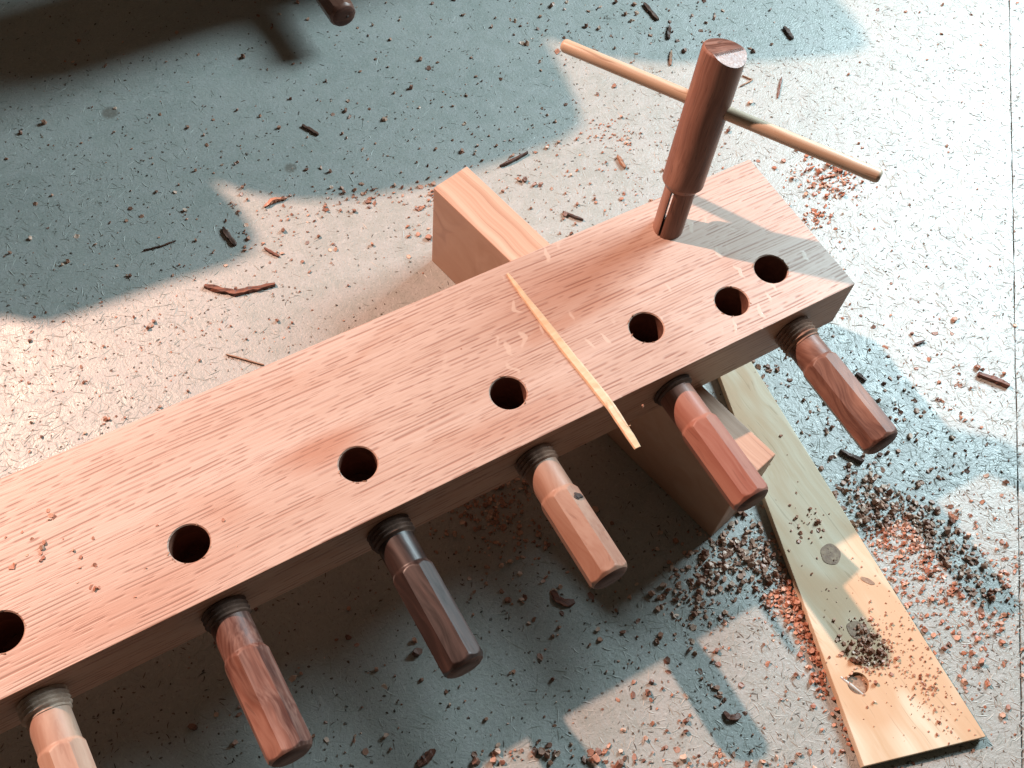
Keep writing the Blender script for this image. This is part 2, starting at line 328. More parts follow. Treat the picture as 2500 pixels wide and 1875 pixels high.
# ------------------------------------------------------------------ floor: two painted boards with an open joint between them
floor = tag(link('floor', None), None, None, None, 'structure')
sA, sB = at(2464, 0), at(2490, 1500)
sd = (sB - sA) / np.linalg.norm(sB - sA); sn = np.array([-sd[1], sd[0], 0])
if sn[0] < 0: sn = -sn
def seam_edge(off, jag):
    pts = []
    for t in np.linspace(-7, 12, 190):
        q = sA + sd * t + sn * (off + jag * (random.random() - 0.5)); pts.append((q[0], q[1]))
    return pts
e1 = seam_edge(-0.004, 0.007); e2 = seam_edge(0.006, 0.007)
far = lambda e: [(e[-1][0] - 15, e[-1][1] - 3), (-14, 14), (e[0][0] - 2, 16)]
me = bm_mesh('floor_panel', prism_bm(e1 + far(e1), -0.2, 0.0), M['floor']); link('floor_panel', me, floor)
me = bm_mesh('floor_panel', prism_bm(e2 + [(e2[-1][0] + 9, e2[-1][1] - 1), (16, 4), (e2[0][0] + 8, e2[0][1] + 4)], -0.2, -0.004), M['floor']); link('floor_panel', me, floor)

# ------------------------------------------------------------------ the oak beam
T = 0.382; ZT = 1.13; ZB = ZT - T
beam = thing('oak_beam', 'long red oak beam bored with a row of round holes, lying across the wooden block', 'wooden beam', (0, 0, ZB))
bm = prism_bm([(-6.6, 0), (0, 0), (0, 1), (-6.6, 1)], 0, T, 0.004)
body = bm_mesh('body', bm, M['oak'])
holes = [(-5.47, .28), (-4.619, .283), (-3.759, .286), (-2.901, .288), (-2.057, .292), (-1.205, .297), (-.693, .222), (-.368, .298)]
HX, HY = -0.724, 0.80
cuts = []
for (hx, hy) in holes:
    V, Fc = lathe(lambda a, t: 0.0935 + (0.006 * max(0, (t - T + 0.006) / 0.006) if t > T - 0.006 else 0), [0.07, 0.1, T - 0.006, T + 0.002, T + 0.05], 56, 'Z')
    V = [(x + hx, y + hy, z) for x, y, z in V]
    c = mesh_of('c', V, Fc, M['oak']); cuts.append(c)
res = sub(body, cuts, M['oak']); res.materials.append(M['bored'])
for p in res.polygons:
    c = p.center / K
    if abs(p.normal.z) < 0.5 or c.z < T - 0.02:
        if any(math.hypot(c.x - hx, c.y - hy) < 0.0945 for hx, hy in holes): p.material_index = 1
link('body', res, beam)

V, Fc = [], []
for hx, hy in holes:
    for k in range(7):
        a = random.random() * 6.283; r = 0.097 + random.uniform(0, 0.006); t = a + math.pi / 2 + random.gauss(0, 0.5); Lf, wf, b = random.uniform(0.004, 0.011), random.uniform(0.001, 0.003), len(V)
        cx_, cy_ = hx + r * math.cos(a), hy + r * math.sin(a)
        for u, sgn in ((-1, 1), (1, 1), (1, -1), (-1, -1)):
            V.append((cx_ + u * Lf * math.cos(t) - sgn * wf * math.sin(t), cy_ + u * Lf * math.sin(t) + sgn * wf * math.cos(t), T + 0.001 + 0.002 * (sgn > 0)))
        V.append((cx_, cy_, T - 0.002)); Fc += [(b, b + 1, b + 2, b + 3), (b, b + 4, b + 1), (b + 1, b + 4, b + 2), (b + 2, b + 4, b + 3), (b + 3, b + 4, b)]
tag(link('torn_fibres', mesh_of('torn_fibres', V, Fc, M['splint_pale']), beam), None, None, None, 'stuff')

# ------------------------------------------------------------------ wooden screws along the beam's front
def make_screw(name, label, loc, thread_len, mat, nf=8, rot=0.0, length=0.76, rg=0.1025, rn=0.0955, rt=0.113, thread_mat=None, group='wooden screws in the front of the beam', lead=0.15, shoulder=0.25):
    root = thing(name, label, 'wooden screw', loc, (0, 0, 0), group)
    pitch = 0.023
    def rthread(a, t):
        ph = (t / pitch - a / (2 * math.pi)) % 1.0
        tri = abs(ph - 0.5) * 2
        return (rt - 0.013 + 0.013 * tri) * (1 - 0.14 * max(0, (t - thread_len + 0.02) / 0.02))
    V, Fc = lathe(rthread, np.arange(-lead, thread_len + 0.001, pitch / 8), 48)
    link('threaded_shank', mesh_of('threaded_shank', V, Fc, thread_mat or M['thread'], 50), root)
    app = [rg * (1 + random.uniform(-0.03, 0.03)) for _ in range(nf)]
    def octr(a):
        r = 9
        for k in range(nf):
            d = math.cos(a - rot - 2 * math.pi * k / nf)
            if d > 0.2: r = min(r, app[k] / d)
        return r
    cr = rg / math.cos(math.pi / nf)
    xs = [thread_len - 0.02, shoulder - 0.004, shoulder + 0.006, shoulder + 0.028, length - 0.055, length - 0.034, length - 0.014, length - 0.003, length]
    ys = [rn, rn, rn * 1.05, cr * 1.01, cr * 1.01, cr * 0.97, cr * 0.84, cr * 0.66, cr * 0.45]
    def rg_(a, t): return min(octr(a), interp(xs, ys, t)) if t > shoulder - 0.01 else interp(xs, ys, t)
    ts = sorted(set(list(np.linspace(thread_len - 0.02, shoulder - 0.01, 4)) + list(np.linspace(shoulder - 0.01, shoulder + 0.05, 14)) + list(np.linspace(shoulder + 0.05, length - 0.055, 6)) + list(np.linspace(length - 0.055, length, 18))))
    angs = []
    for k in range(nf):
        best = min((abs(app[k] / math.cos(u) - app[(k + 1) % nf] / math.cos(2 * math.pi / nf - u)), u) for u in np.linspace(math.pi / nf - 0.15, math.pi / nf + 0.15, 121))[1]
        angs.append((rot + 2 * math.pi * k / nf + best) % (2 * math.pi))
    angs.sort(); full = []
    for k, a0 in enumerate(angs):
        a1 = angs[(k + 1) % nf] + (2 * math.pi if k == nf - 1 else 0)
        full += [a0 + (a1 - a0) * j / 10 for j in range(10)]
    V, Fc = lathe(rg_, ts, 96, angles=full)
    hm = mesh_of('handle', V, Fc, mat, 22); hm.materials.append(M['grip_end'])
    for p in hm.polygons:
        if p.normal.y < -0.72 and p.center.y < -(length - 0.06) * K: p.material_index = 1
    link('handle', hm, root)
    return root
ZP = ZT - 0.191
specs = [
    (-4.593, 0.10, 0, 8, 1.431, 'wooden screw with cream pink handle and banded dark thread, cut off at the lower left'),
    (-3.743, 0.085, 1, 8, 1.440, 'wooden screw with red handle streaked by dark brown grain'),
    (-2.893, 0.09, 2, 8, 1.728, 'wooden screw with chocolate brown handle, the darkest of the row'),
    (-2.065, 0.09, 3, 8, 1.700, 'wooden screw with pale tan handle, a dark knot near its shoulder and a chipped end'),
    (-1.200, 0.045, 4, 8, 1.845, 'wooden screw with plain salmon red handle above the end of the wooden block'),
    (-0.384, 0.125, 5, 8, 2.025, 'wooden screw with figured brown handle and a long ribbed thread nearest the beam end'),
]
screws = []
for (x, tl, gi, nf, rot, lab) in specs:
    screws.append(make_screw('wooden_screw', lab, (x, 0, ZP), tl, GRIP[gi], nf, rot, {1: 0.775, 2: 0.80, 5: 0.825}.get(gi, 0.76), lead=0.13,
                             rt=0.118 if gi in (2, 4) else 0.113, thread_mat={0: M['thread_pale'], 3: M['thread_brown'], 5: M['thread_brown']}.get(gi)))
# knot on the tan handle
def blob(name, parent, c, nrm, rx, ry, mat, thick=0.006, turn=0.0):
    V, Fc = lathe(lambda a, t: (1 + 0.14 * math.sin(3 * a + 1) + 0.1 * math.sin(5 * a)) * (1 if t < 0.5 else 0.7), [0, 0.5, 1], 20, 'Z')
    V = [(v[0] * rx, v[1] * ry, v[2] * thick) for v in V]
    o = link(name, mesh_of(name, V, Fc, mat, 60), parent, c)
    q = Vector(nrm).to_track_quat('Z', 'Y') @ Matrix.Rotation(turn, 4, 'Z').to_quaternion()
    o.rotation_euler = q.to_euler(); return o

kp = at(1416, 1206, ZP + 0.095) - np.array([-2.065, 0, ZP])
kr = Vector((kp[0], 0, kp[2])).normalized()
blob('knot', screws[3], (kr.x * 0.103, kp[1], kr.z * 0.103), kr, 0.019, 0.034, M['hole_dark'], 0.004)
# ------------------------------------------------------------------ the T shaped clamp key
ax = Vector((0.2075, 0.1858, 0.9604)).normalized()                      # it leans back, away from the camera
xc = (Vector((1, 0, 0)) - ax * ax.x).normalized(); yc = ax.cross(xc)
KR = Matrix(((xc.x, yc.x, ax.x), (xc.y, yc.y, ax.y), (xc.z, yc.z, ax.z)))
loc3 = lambda v: KR.transposed() @ Vector(v)
key = thing('clamp_key', 'dark walnut T handled key with a pale crossbar, standing up out of the beam', 'tool', (HX, HY, ZT), KR.to_euler())
rb = 0.1155; H1 = 1.10
V, Fc = lathe(lambda a, t: interp([0.276, 0.279, 0.312, 0.316, H1 - 0.012, H1 - 0.004, H1], [0.087, 0.090, rb - 0.001, rb, rb, rb - 0.003, rb - 0.010], t), [0.276, 0.279, 0.29, 0.30, 0.312, 0.316, 0.36, 0.6, 0.9, H1 - 0.03, H1 - 0.012, H1 - 0.007, H1 - 0.003, H1], 72, 'Z')
shaft = mesh_of('shaft', V, Fc, M['walnut'], 30)
fd = loc3((0.22, -0.26, 0.94)).normalized(); fu = loc3((0.25, -0.97, 0)).normalized(); cs = []
for k, (q, of) in enumerate(((0.25, 0.02), (0.5, 0.038), (0.75, 0.054), (1.0, 0.069))):   # the end is rounded off on one side in a few strokes
    fk = Vector((0, 0, 1)).lerp(fd, q).normalized()
    zk = H1 + 0.0025 - (0, 0.0016, 0.0052, 0.0105)[k]
    c = bm_mesh('c', prism_bm([(-0.4, -0.4), (0.4, -0.4), (0.4, 0.4), (-0.4, 0.4)], 0, 0.4), M['walnut'])
    c.transform(Matrix.Translation((fu * of + Vector((0, 0, zk))) * K) @ fk.to_track_quat('Z', 'Y').to_matrix().to_4x4()); cs.append(c)
link('shaft', sub(shaft, cs, M['walnut']), key)
V, Fc = lathe(lambda a, t: rb - 0.012 - (0.02 if t > H1 + 0.0015 else 0), [H1 - 0.005, H1 + 0.0012, H1 + 0.0025], 48, 'Z')
link('end_face', sub(mesh_of('end_face', V, Fc, M['end_grain'], 30), [c.copy() for c in cs], M['end_grain']), key)
vv = loc3((CAM[0] - HX, CAM[1] - HY, CAM[2] - ZT))
ka = math.atan2(vv.y, vv.x) - 0.05; ks = np.array([-math.sin(ka), math.cos(ka)])      # the saw kerf opens towards the camera's side
off = -0.030
V, Fc = lathe(lambda a, t: 0.0855, [-0.3, 0.0, 0.2, 0.285], 64, 'Z')
shank = mesh_of('split_shank', V, Fc, M['walnut'], 30)
d = np.array([math.cos(ka), math.sin(ka)])
def kerf(z0, z1, w0, w1):
    v = []
    for z, wd in ((z0, w0), (z1, w1)):
        for l, s in ((-0.2, -1), (0.2, -1), (0.2, 1), (-0.2, 1)):
            q = d * l + ks * (off + s * wd * 0.5); v.append((q[0], q[1], z))
    return mesh_of('k', v, [(3, 2, 1, 0), (4, 5, 6, 7), (0, 1, 5, 4), (1, 2, 6, 5), (2, 3, 7, 6), (3, 0, 4, 7)], M['walnut'])
link('split_shank', sub(shank, [kerf(-0.25, 0.27, 0.010, 0.017)], M['walnut']), key)
bd = loc3((0.4924, -0.8682, 0.0616)).normalized(); L = 1.794
V, Fc = lathe(lambda a, t: 0.0365 * interp([0, 0.006, 0.02, L - 0.02, L - 0.006, L], [0.6, 0.86, 1, 1, 0.86, 0.6], t) * (1 + 0.012 * math.sin(3 * a)), [0, 0.003, 0.008, 0.02, 0.3, 0.8, 1.2, L - 0.02, L - 0.008, L - 0.003, L], 40)
link('crossbar', mesh_of('crossbar', V, Fc, M['dowel'], 35), key, Vector((0, 0, 0.784)) - bd * 0.852, bd.to_track_quat('-Y', 'Z').to_euler())

# ------------------------------------------------------------------ block under the beam
b0 = np.array([-1.614, 1.916]); b1 = np.array([-1.348, 1.976]); bdir = np.array([0.2035, -0.979]); bl = 2.57
poly = [b0, b1, b1 + bdir * bl, b0 + bdir * bl]
ang = math.atan2(bdir[1], bdir[0]) + math.pi / 2
cen = (b0 + b1 + bdir * bl) / 2
rotm = np.array([[math.cos(-ang), -math.sin(-ang)], [math.sin(-ang), math.cos(-ang)]])
lp = [tuple(rotm @ (q - cen)) for q in poly]
block = thing('wooden_block', 'short plank set on edge, carrying the oak beam across it', 'wooden block', (cen[0], cen[1], 0), (0, 0, ang))
link('plank', bm_mesh('plank', prism_bm(lp, 0.0, ZB - 0.001, 0.006), M['block']), block)

# ------------------------------------------------------------------ tapered pine board on the floor
ZBD = 0.062
bp = [at(2109, 1871, ZBD)[:2], at(2408, 1798, ZBD)[:2], at(2072, 1267, ZBD)[:2], at(1836, 885, ZBD)[:2]]
lft = at(1759, 923, ZBD)[:2]; ldir = (lft - bp[0]) / np.linalg.norm(lft - bp[0]); rdir = (bp[3] - bp[2]) / np.linalg.norm(bp[3] - bp[2])
top_l = lft + ldir * 0.55; top_r = bp[3] + rdir * 0.5
borg = bp[0]
pine_poly = [bp[0], bp[1], bp[2], top_r, top_l]
board = thing('pine_board', 'tapered pale pine board lying flat on the floor under the screws', 'board', (borg[0], borg[1], 0))
me = bm_mesh('panel', prism_bm([tuple(q - borg) for q in pine_poly], 0.008, ZBD, 0.004), M['pine'])
pc = at(2095, 1668, ZBD)[:2] - borg
V, Fc = lathe(lambda a, t: 0.062, [ZBD - 0.028, ZBD + 0.03], 32, 'Z'); c = mesh_of('c', [(x + pc[0], y + pc[1], z) for x, y, z in V], Fc, M['pine'])
link('panel', sub(me, [c], M['pine']), board)
def disc(name, px, py, r, mat, z=ZBD, h=0.0025, sx=1.0, ring=0.0, turn=0.6):
    q = at(px, py, ZBD)[:2] - borg
    V, Fc = lathe(lambda a, t: r * (1 + 0.05 * math.sin(2 * a + 1) + 0.03 * math.sin(5 * a)), [-0.004, h], 36, 'Z')
    V = [(x * sx, y, zz) for x, y, zz in V]
    o = link(name, mesh_of(name, V, Fc, mat, 40), board, (q[0], q[1], z)); o.rotation_euler = (0, 0, turn); return o
disc('knot', 2028, 1353, 0.062, M['knot'])
disc('knot', 2096, 1540, 0.072, M['knot'], sx=0.7)
disc('knot', 2118, 1418, 0.016, M['knot'], sx=2.6, turn=-1.0)
disc('plug', 2097, 1670, 0.056, M['knot'], z=ZBD - 0.026, h=0.004)
q = at(2083, 1672, ZBD)[:2] - borg
V, Fc = lathe(lambda a, t: interp([0, 0.15, 0.3], [0.008, 0.011, 0.006], t), [0, 0.08, 0.15, 0.23, 0.3], 10)
link('filler_streak', mesh_of('filler_streak', V, Fc, M['filler'], 60), board, (q[0] - 0.035, q[1] + 0.07, ZBD - 0.004), (0, 0, 0.35)).scale = (1, 0.5, 0.8)

# ------------------------------------------------------------------ thin strips: splinters and slivers
def strip(path, widths, thick, jag=0.1, rough=0.0):
    """a torn sliver along a path: quad section, ragged sides"""
    P = np.array(path, float); n = len(P)
    d = np.gradient(P, axis=0); d /= np.linalg.norm(d, axis=1)[:, None]
    side = np.cross(d, [0, 0, 1.0]); side /= np.linalg.norm(side, axis=1)[:, None]; up = np.cross(side, d)
    V, Fc = [], []
    for i in range(n):
        w = widths[i] / 2; j = lambda: 1 + random.uniform(-jag, jag)
        lift = random.uniform(-rough, rough)
        V += [tuple(P[i] - side[i] * w * j() + up[i] * lift), tuple(P[i] + side[i] * w * j() - up[i] * lift), tuple(P[i] + side[i] * w * 0.75 * j() + up[i] * thick), tuple(P[i] - side[i] * w * 0.6 * j() + up[i] * thick * random.uniform(0.6, 1.2))]
    for i in range(n - 1):
        a, b = 4 * i, 4 * i + 4
        for k in range(4): Fc.append((a + k, a + (k + 1) % 4, b + (k + 1) % 4, b + k))
    Fc.append((3, 2, 1, 0)); Fc.append((4 * n - 4, 4 * n - 3, 4 * n - 2, 4 * n - 1))
    return V, Fc
def resample(pts, m):
    pts = np.array(pts, float); s = np.r_[0, np.cumsum(np.linalg.norm(np.diff(pts, axis=0), axis=1))]
    u = np.linspace(0, s[-1], m); return np.stack([np.interp(u, s, pts[:, k]) for k in range(3)], 1), u / s[-1]
# the yellow splinter on the beam
px = [(1239, 669), (1262, 700), (1288, 734), (1328, 785), (1370, 840), (1403, 882), (1435, 921), (1462, 955), (1488, 988), (1522, 1040), (1557, 1094)]
zs = [ZT + z for z in (0.0, 0.001, 0.002, 0.002, 0.002, 0.002, 0.001, 0.001, 0.001, 0.003, 0.010)]
pts = [at(x, y, z) for (x, y), z in zip(px, zs)]
path, u = resample(pts, 34); org = path[17].copy()
wd = np.interp(u, [0, 0.05, 0.3, 0.7, 0.95, 1], [0.014, 0.028, 0.048, 0.054, 0.046, 0.038])
sp = thing('wood_splinter', 'long curved yellow splinter lying across the beam and hanging over its front edge', 'splinter', org)
V, Fc = strip(path - org, wd, 0.008, 0.05, 0.0003)
link('sliver', mesh_of('sliver', V, Fc, M['splinter']), sp)
hp = [at(x, y, ZT + z) for (x, y), z in zip([(1486, 975), (1504, 1002), (1520, 1026), (1533, 1042), (1540, 1038)], [0.02, 0.03, 0.03, 0.03, 0.04])]
hp, u = resample(hp, 14); V, Fc = strip(hp - org, [0.004] * 14, 0.003, 0.0)
link('fibre', mesh_of('fibre', V, Fc, M['splinter']), sp)

def sliver(label, px, width, mat, thick=0.02, m=9, jag=0.3, rough=0.006, taper=0.5, z=0.004, arch=0.0):
    pts = [at(x, y, z) for x, y in px]; path, u = resample(pts, m)
    path[:, 2] = z + arch * np.sin(np.pi * u)
    org = path[m // 2].copy(); org[2] = 0; v = path[-1] - path[0]; a = math.atan2(v[1], v[0])
    Rm = np.array([[math.cos(a), math.sin(a), 0], [-math.sin(a), math.cos(a), 0], [0, 0, 1]])
    wd = width * np.clip(taper + (1 - taper) * np.minimum(u, 1 - u) * 6, 0, 1)
    V, Fc = strip((path - org) @ Rm.T, wd, thick, jag, rough)
    o = link('wood_sliver', mesh_of('wood_sliver', V, Fc, M[mat]), None, org, (0, 0, a))
    return tag(o, label, 'wood sliver')
sliver('reddish brown bent bark sliver on the floor left of the block, the largest there', [(500, 699), (530, 706), (574, 716), (610, 708), (640, 702), (672, 695)], 0.045, 'splint_red', 0.02, 17, 0.35, 0.004, 0.6)
sliver('straight red brown stick by the floor joint at the far right', [(2386, 915), (2420, 926), (2462, 944)], 0.042, 'splint_red', 0.03, 9, 0.25, 0.004, 0.7)
sliver('dark torn sliver on the floor just left of the sharp shadow point', [(545, 557), (556, 575), (576, 600)], 0.034, 'splint_dark', 0.016, 9, 0.4, 0.008)
sliver('small orange sliver on the lit floor above the bent bark sliver', [(646, 606), (662, 616), (682, 627)], 0.024, 'splint_red', 0.012)
sliver('thin dark brown twig lying behind the block beside its shadow edge', [(1220, 407), (1250, 394), (1288, 374)], 0.024, 'splint_dark', 0.02, 9, 0.25)
sliver('short brown twig on the floor between the block and the key', [(1374, 518), (1400, 530), (1424, 538)], 0.022, 'splint_dark', 0.016)
sliver('wide dark bark flake near the top edge above the crossbar', [(1572, 10), (1588, 28), (1606, 50)], 0.042, 'splint_dark', 0.018, 9, 0.35, 0.008)
sliver('short upright dark sliver above the left end of the crossbar', [(1634, 64), (1633, 80), (1632, 96)], 0.03, 'splint_dark', 0.02)
sliver('thin reddish sliver just left of the key shaft top', [(1639, 125), (1637, 142), (1637, 160)], 0.024, 'splint_pale', 0.012)
sliver('dark flake with a pale tip in the middle of the blue shaded floor', [(738, 307), (758, 317), (778, 330)], 0.028, 'splint_dark', 0.014, 9, 0.4, 0.008)
sliver('very thin dark twig on the shaded floor at the left', [(350, 612), (392, 602), (430, 588)], 0.012, 'splint_dark', 0.01)
sliver('dark grey sliver with a brown chip to the right of the key top', [(1913, 68), (1924, 80), (1934, 97)], 0.04, 'splint_dark', 0.02, 9, 0.4)
sliver('thin straw coloured twig beside the rear edge of the beam', [(552, 866), (590, 876), (645, 892)], 0.012, 'splint_pale', 0.01, 9, 0.15)
sliver('orange curled shaving near the tip of the sharp shadow point', [(645, 506), (665, 494), (683, 488), (700, 484)], 0.026, 'dust', 0.012, 11, 0.5, 0.01, 0.5, 0.004, 0.015)
sliver('thin upright red twig right of the key shaft', [(1908, 190), (1903, 215), (1899, 240)], 0.016, 'splint_red', 0.012)
sliver('light tan stub of a twig left of the key shank', [(1508, 381), (1516, 396), (1526, 412)], 0.03, 'splint_pale', 0.022, 9, 0.2)
sliver('brown sliver under the rounded end of the figured screw', [(2050, 1100), (2078, 1116), (2106, 1130)], 0.034, 'splint_dark', 0.025)
sliver('flat brown flake at the bottom edge between two lit patches', [(1020, 1870), (1040, 1852), (1062, 1830)], 0.045, 'splint_red', 0.015)
sliver('broad curled brown shaving on the dark floor below the tan screw', [(1349, 1442), (1362, 1466), (1384, 1474), (1402, 1468)], 0.045, 'splint_red', 0.006, 11, 0.2, 0.004, 0.6, 0.004, 0.012)
sliver('dark curled shaving inside the shadow stripe near the bottom edge', [(1768, 1738), (1778, 1752), (1794, 1754), (1806, 1744)], 0.034, 'splint_red', 0.008, 11, 0.25, 0.004, 0.6, 0.004, 0.014)
sliver('pale pink twig of two crossed pieces right of the key shaft', [(1812, 185), (1838, 196), (1806, 212)], 0.012, 'splint_pale', 0.01)
sliver('short brown sliver on the floor beyond the figured screw', [(2090, 912), (2102, 922), (2114, 931)], 0.028, 'splint_dark', 0.02)
sliver('tiny dark sliver just beyond the beam end near the right', [(2232, 842), (2244, 838), (2256, 833)], 0.02, 'splint_dark', 0.016)

# ------------------------------------------------------------------ wood chips and dust
def chip_verts(kind):
    """one small flake: bent irregular plate, or a blocky crumb"""
    m = random.choice((5, 6, 7)); a0 = random.random() * 6.28
    el = random.uniform(0.5, 1.0); bend = random.uniform(-0.5, 0.9)
    V = []
    th = random.uniform(0.12, 0.3) if kind == 0 else random.uniform(0.5, 0.9)
    for lay in (0, 1):
        for i in range(m):
            a = a0 + 2 * math.pi * i / m; r = 0.5 * random.uniform(0.65, 1.15)
            x, y = r * math.cos(a), r * el * math.sin(a)
            V.append((x, y, lay * th * random.uniform(0.7, 1.2) + bend * x * x))
    Fc = [tuple(range(m - 1, -1, -1)), tuple(range(m, 2 * m))] + [(i, (i + 1) % m, m + (i + 1) % m, m + i) for i in range(m)]
    V = np.array(V); V[:, 2] -= V[:, 2].min()
    return V, Fc
VAR = [chip_verts(1 if k % 4 == 0 else 0) for k in range(20)]
blockp = [np.array(q) for q in poly]
def inside(p, pg):
    s = 0
    for i in range(len(pg)):
        a, b = pg[i], pg[(i + 1) % len(pg)]
        s += 1 if (b[0] - a[0]) * (p[1] - a[1]) - (b[1] - a[1]) * (p[0] - a[0]) > 0 else -1
    return abs(s) == len(pg)
def spots(n, cx, cy, sx, sy, rot=0.0, z=0.0, uni=False, lo=0.014, hi=0.04, sk=2.2):
    """scatter n chips round a place on the floor; returns (x, y, size)"""
    out = []
    while len(out) < n:
        if uni: a, b = random.uniform(-1, 1) * sx, random.uniform(-1, 1) * sy
        else: a, b = random.gauss(0, sx), random.gauss(0, sy)
        q = at(cx + a * math.cos(rot) - b * math.sin(rot), cy + a * math.sin(rot) + b * math.cos(rot), z)
        out.append((q[0], q[1], (lo + (hi - lo) * random.random() ** sk) * 0.98))
    return out
FL = []
# loose crumbs over the whole floor
FL += spots(330, 1000, 230, 900, 330, uni=True, lo=0.010, hi=0.045, sk=3.5)
FL += spots(60, 350, 500, 340, 180, uni=True, lo=0.010, hi=0.045, sk=3.0)
FL += spots(240, 1150, 330, 330, 170, 0.2, lo=0.012, hi=0.05, sk=2.6)
FL += spots(110, 1500, 60, 260, 70, uni=True, lo=0.012, hi=0.05, sk=2.4)
FL += spots(60, 930, 478, 110, 16, -0.05, lo=0.014, hi=0.05)
FL += spots(30, 1040, 500, 20, 40, 0.4, lo=0.014, hi=0.04)
FL += spots(90, 1330, 480, 180, 120, lo=0.010, hi=0.032)
FL += spots(130, 400, 830, 330, 110, -0.35, lo=0.010, hi=0.032, sk=3)
FL += spots(60, 690, 560, 90, 50, -0.2, lo=0.012, hi=0.04)
FL += spots(110, 2250, 420, 240, 420, uni=True, lo=0.010, hi=0.035, sk=3)
# dark sprinkle right of the beam end, thickening towards the heap by the pine board
FL += spots(150, 2130, 1030, 130, 110, 0.8, lo=0.014, hi=0.05, sk=1.8)
FL += spots(60, 1900, 900, 40, 60, 0.8, lo=0.014, hi=0.045)
FL += spots(90, 2330, 1000, 110, 120, lo=0.012, hi=0.05, sk=2.2)
FL += spots(90, 2360, 1350, 110, 190, lo=0.012, hi=0.05, sk=2.2)
FL += spots(90, 2320, 1650, 150, 130, lo=0.012, hi=0.045, sk=2.2)
# shaded floor in front of the beam
FL += spots(110, 900, 1640, 500, 210, uni=True, lo=0.012, hi=0.06, sk=3.2)
FL += spots(60, 1500, 1480, 170, 110, lo=0.014, hi=0.06, sk=2.2)
FL += spots(50, 1320, 1845, 120, 18, lo=0.014, hi=0.055, sk=1.6)
FL += spots(60, 1760, 1860, 110, 16, lo=0.014, hi=0.045, sk=1.6)
FL += spots(110, 1760, 1690, 150, 110, lo=0.012, hi=0.045, sk=2.4)
DU = []
DU += spots(150, 2010, 428, 42, 26, lo=0.012, hi=0.045, sk=1.7)
DU += spots(60, 2035, 480, 55, 30, lo=0.010, hi=0.036)
DU += spots(45, 1990, 535, 24, 14, lo=0.014, hi=0.042)
DU += spots(90, 1500, 325, 52, 24, 0.1, lo=0.008, hi=0.026)
DU += spots(60, 1560, 430, 130, 70, lo=0.008, hi=0.03)
DU += spots(200, 350, 850, 330, 130, -0.3, lo=0.006, hi=0.022)
HV = []
HV += spots(320, 1180, 1215, 85, 50, 0.2, lo=0.014, hi=0.042, sk=1.8)       # under the beam, in the dark
HV += spots(90, 1240, 1330, 60, 60, lo=0.014, hi=0.042)
HV += spots(270, 1800, 1350, 70, 42, -0.35, lo=0.014, hi=0.046, sk=1.7)     # beyond the block's end
HV += spots(190, 1700, 1430, 70, 50, -0.4, lo=0.014, hi=0.044)
HV += spots(110, 1885, 1390, 30, 70, -0.3, lo=0.014, hi=0.04)
HV += spots(230, 2125, 1235, 60, 36, 0.75, lo=0.014, hi=0.046, sk=1.7)      # the heap right of the pine board
HV += spots(260, 2255, 1295, 66, 34, 0.8, lo=0.014, hi=0.044, sk=1.7)
HV += spots(110, 2330, 1400, 55, 60, 0.8, lo=0.012, hi=0.04)
DU += spots(200, 2175, 1325, 62, 40, 0.9, lo=0.012, hi=0.036)
DU += spots(200, 2240, 1420, 75, 60, 0.9, lo=0.010, hi=0.036)
DU += spots(200, 2400, 1450, 60, 90, lo=0.010, hi=0.038)
DU += spots(360, 1965, 1540, 17, 95, -0.42, lo=0.014, hi=0.046, sk=1.6)     # red crumbs along the board's left edge
DU += spots(120, 1905, 1460, 36, 34, lo=0.012, hi=0.04)
DU += spots(60, 2080, 1780, 40, 60, -0.4, lo=0.012, hi=0.04)
DU += spots(120, 2370, 1560, 110, 150, lo=0.010, hi=0.04)
BO = []                                                                       # on the pine board
BO += spots(260, 2195, 1590, 42, 100, -0.5, ZBD, lo=0.005, hi=0.018)
BO += spots(260, 2118, 1585, 30, 36, -0.3, ZBD, lo=0.010, hi=0.032)
BO += spots(40, 1980, 1280, 22, 28, 0, ZBD, lo=0.010, hi=0.03)
BO += spots(120, 2100, 1500, 130, 280, -0.5, ZBD, lo=0.006, hi=0.022)
BO += spots(120, 2280, 1690, 30, 60, -0.5, ZBD, lo=0.006, hi=0.022)
BE = []                                                                       # on the oak beam
for (cx, cy, sz) in [(125, 1258, .05), (118, 1246, .035), (132, 1264, .04), (122, 1268, .03), (54, 1299, .026), (78, 1316, .026), (14, 1312, .02), (105, 1336, .045), (110, 1326, .035), (100, 1350, .04), (106, 1362, .03), (98, 1370, .026), (66, 1355, .02), (30, 1382, .055), (180, 1344, .022), (198, 1361, .03), (232, 1379, .032), (196, 1387, .024), (228, 1314, .028), (233, 1437, .045), (224, 1434, .04), (243, 1434, .03), (384, 1283, .022), (546, 1270, .032), (190, 1423, .02), (1570, 993, .02), (1126, 852, .014), (330, 1458, .016), (155, 1316, .016), (356, 1387, .012), (578, 1334, .012)]:
    q = at(cx, cy, ZT); BE.append((q[0], q[1], sz * 0.72))
clear = [tuple(q) for q in pine_poly]
def keep(L, z):
    o = []
    for (x, y, s) in L:
        if z == 0 and (inside((x, y), clear) or inside((x, y), blockp)): continue
        if z == ZBD and not inside((x, y), clear): continue
        o.append((x, y, s))
    return o
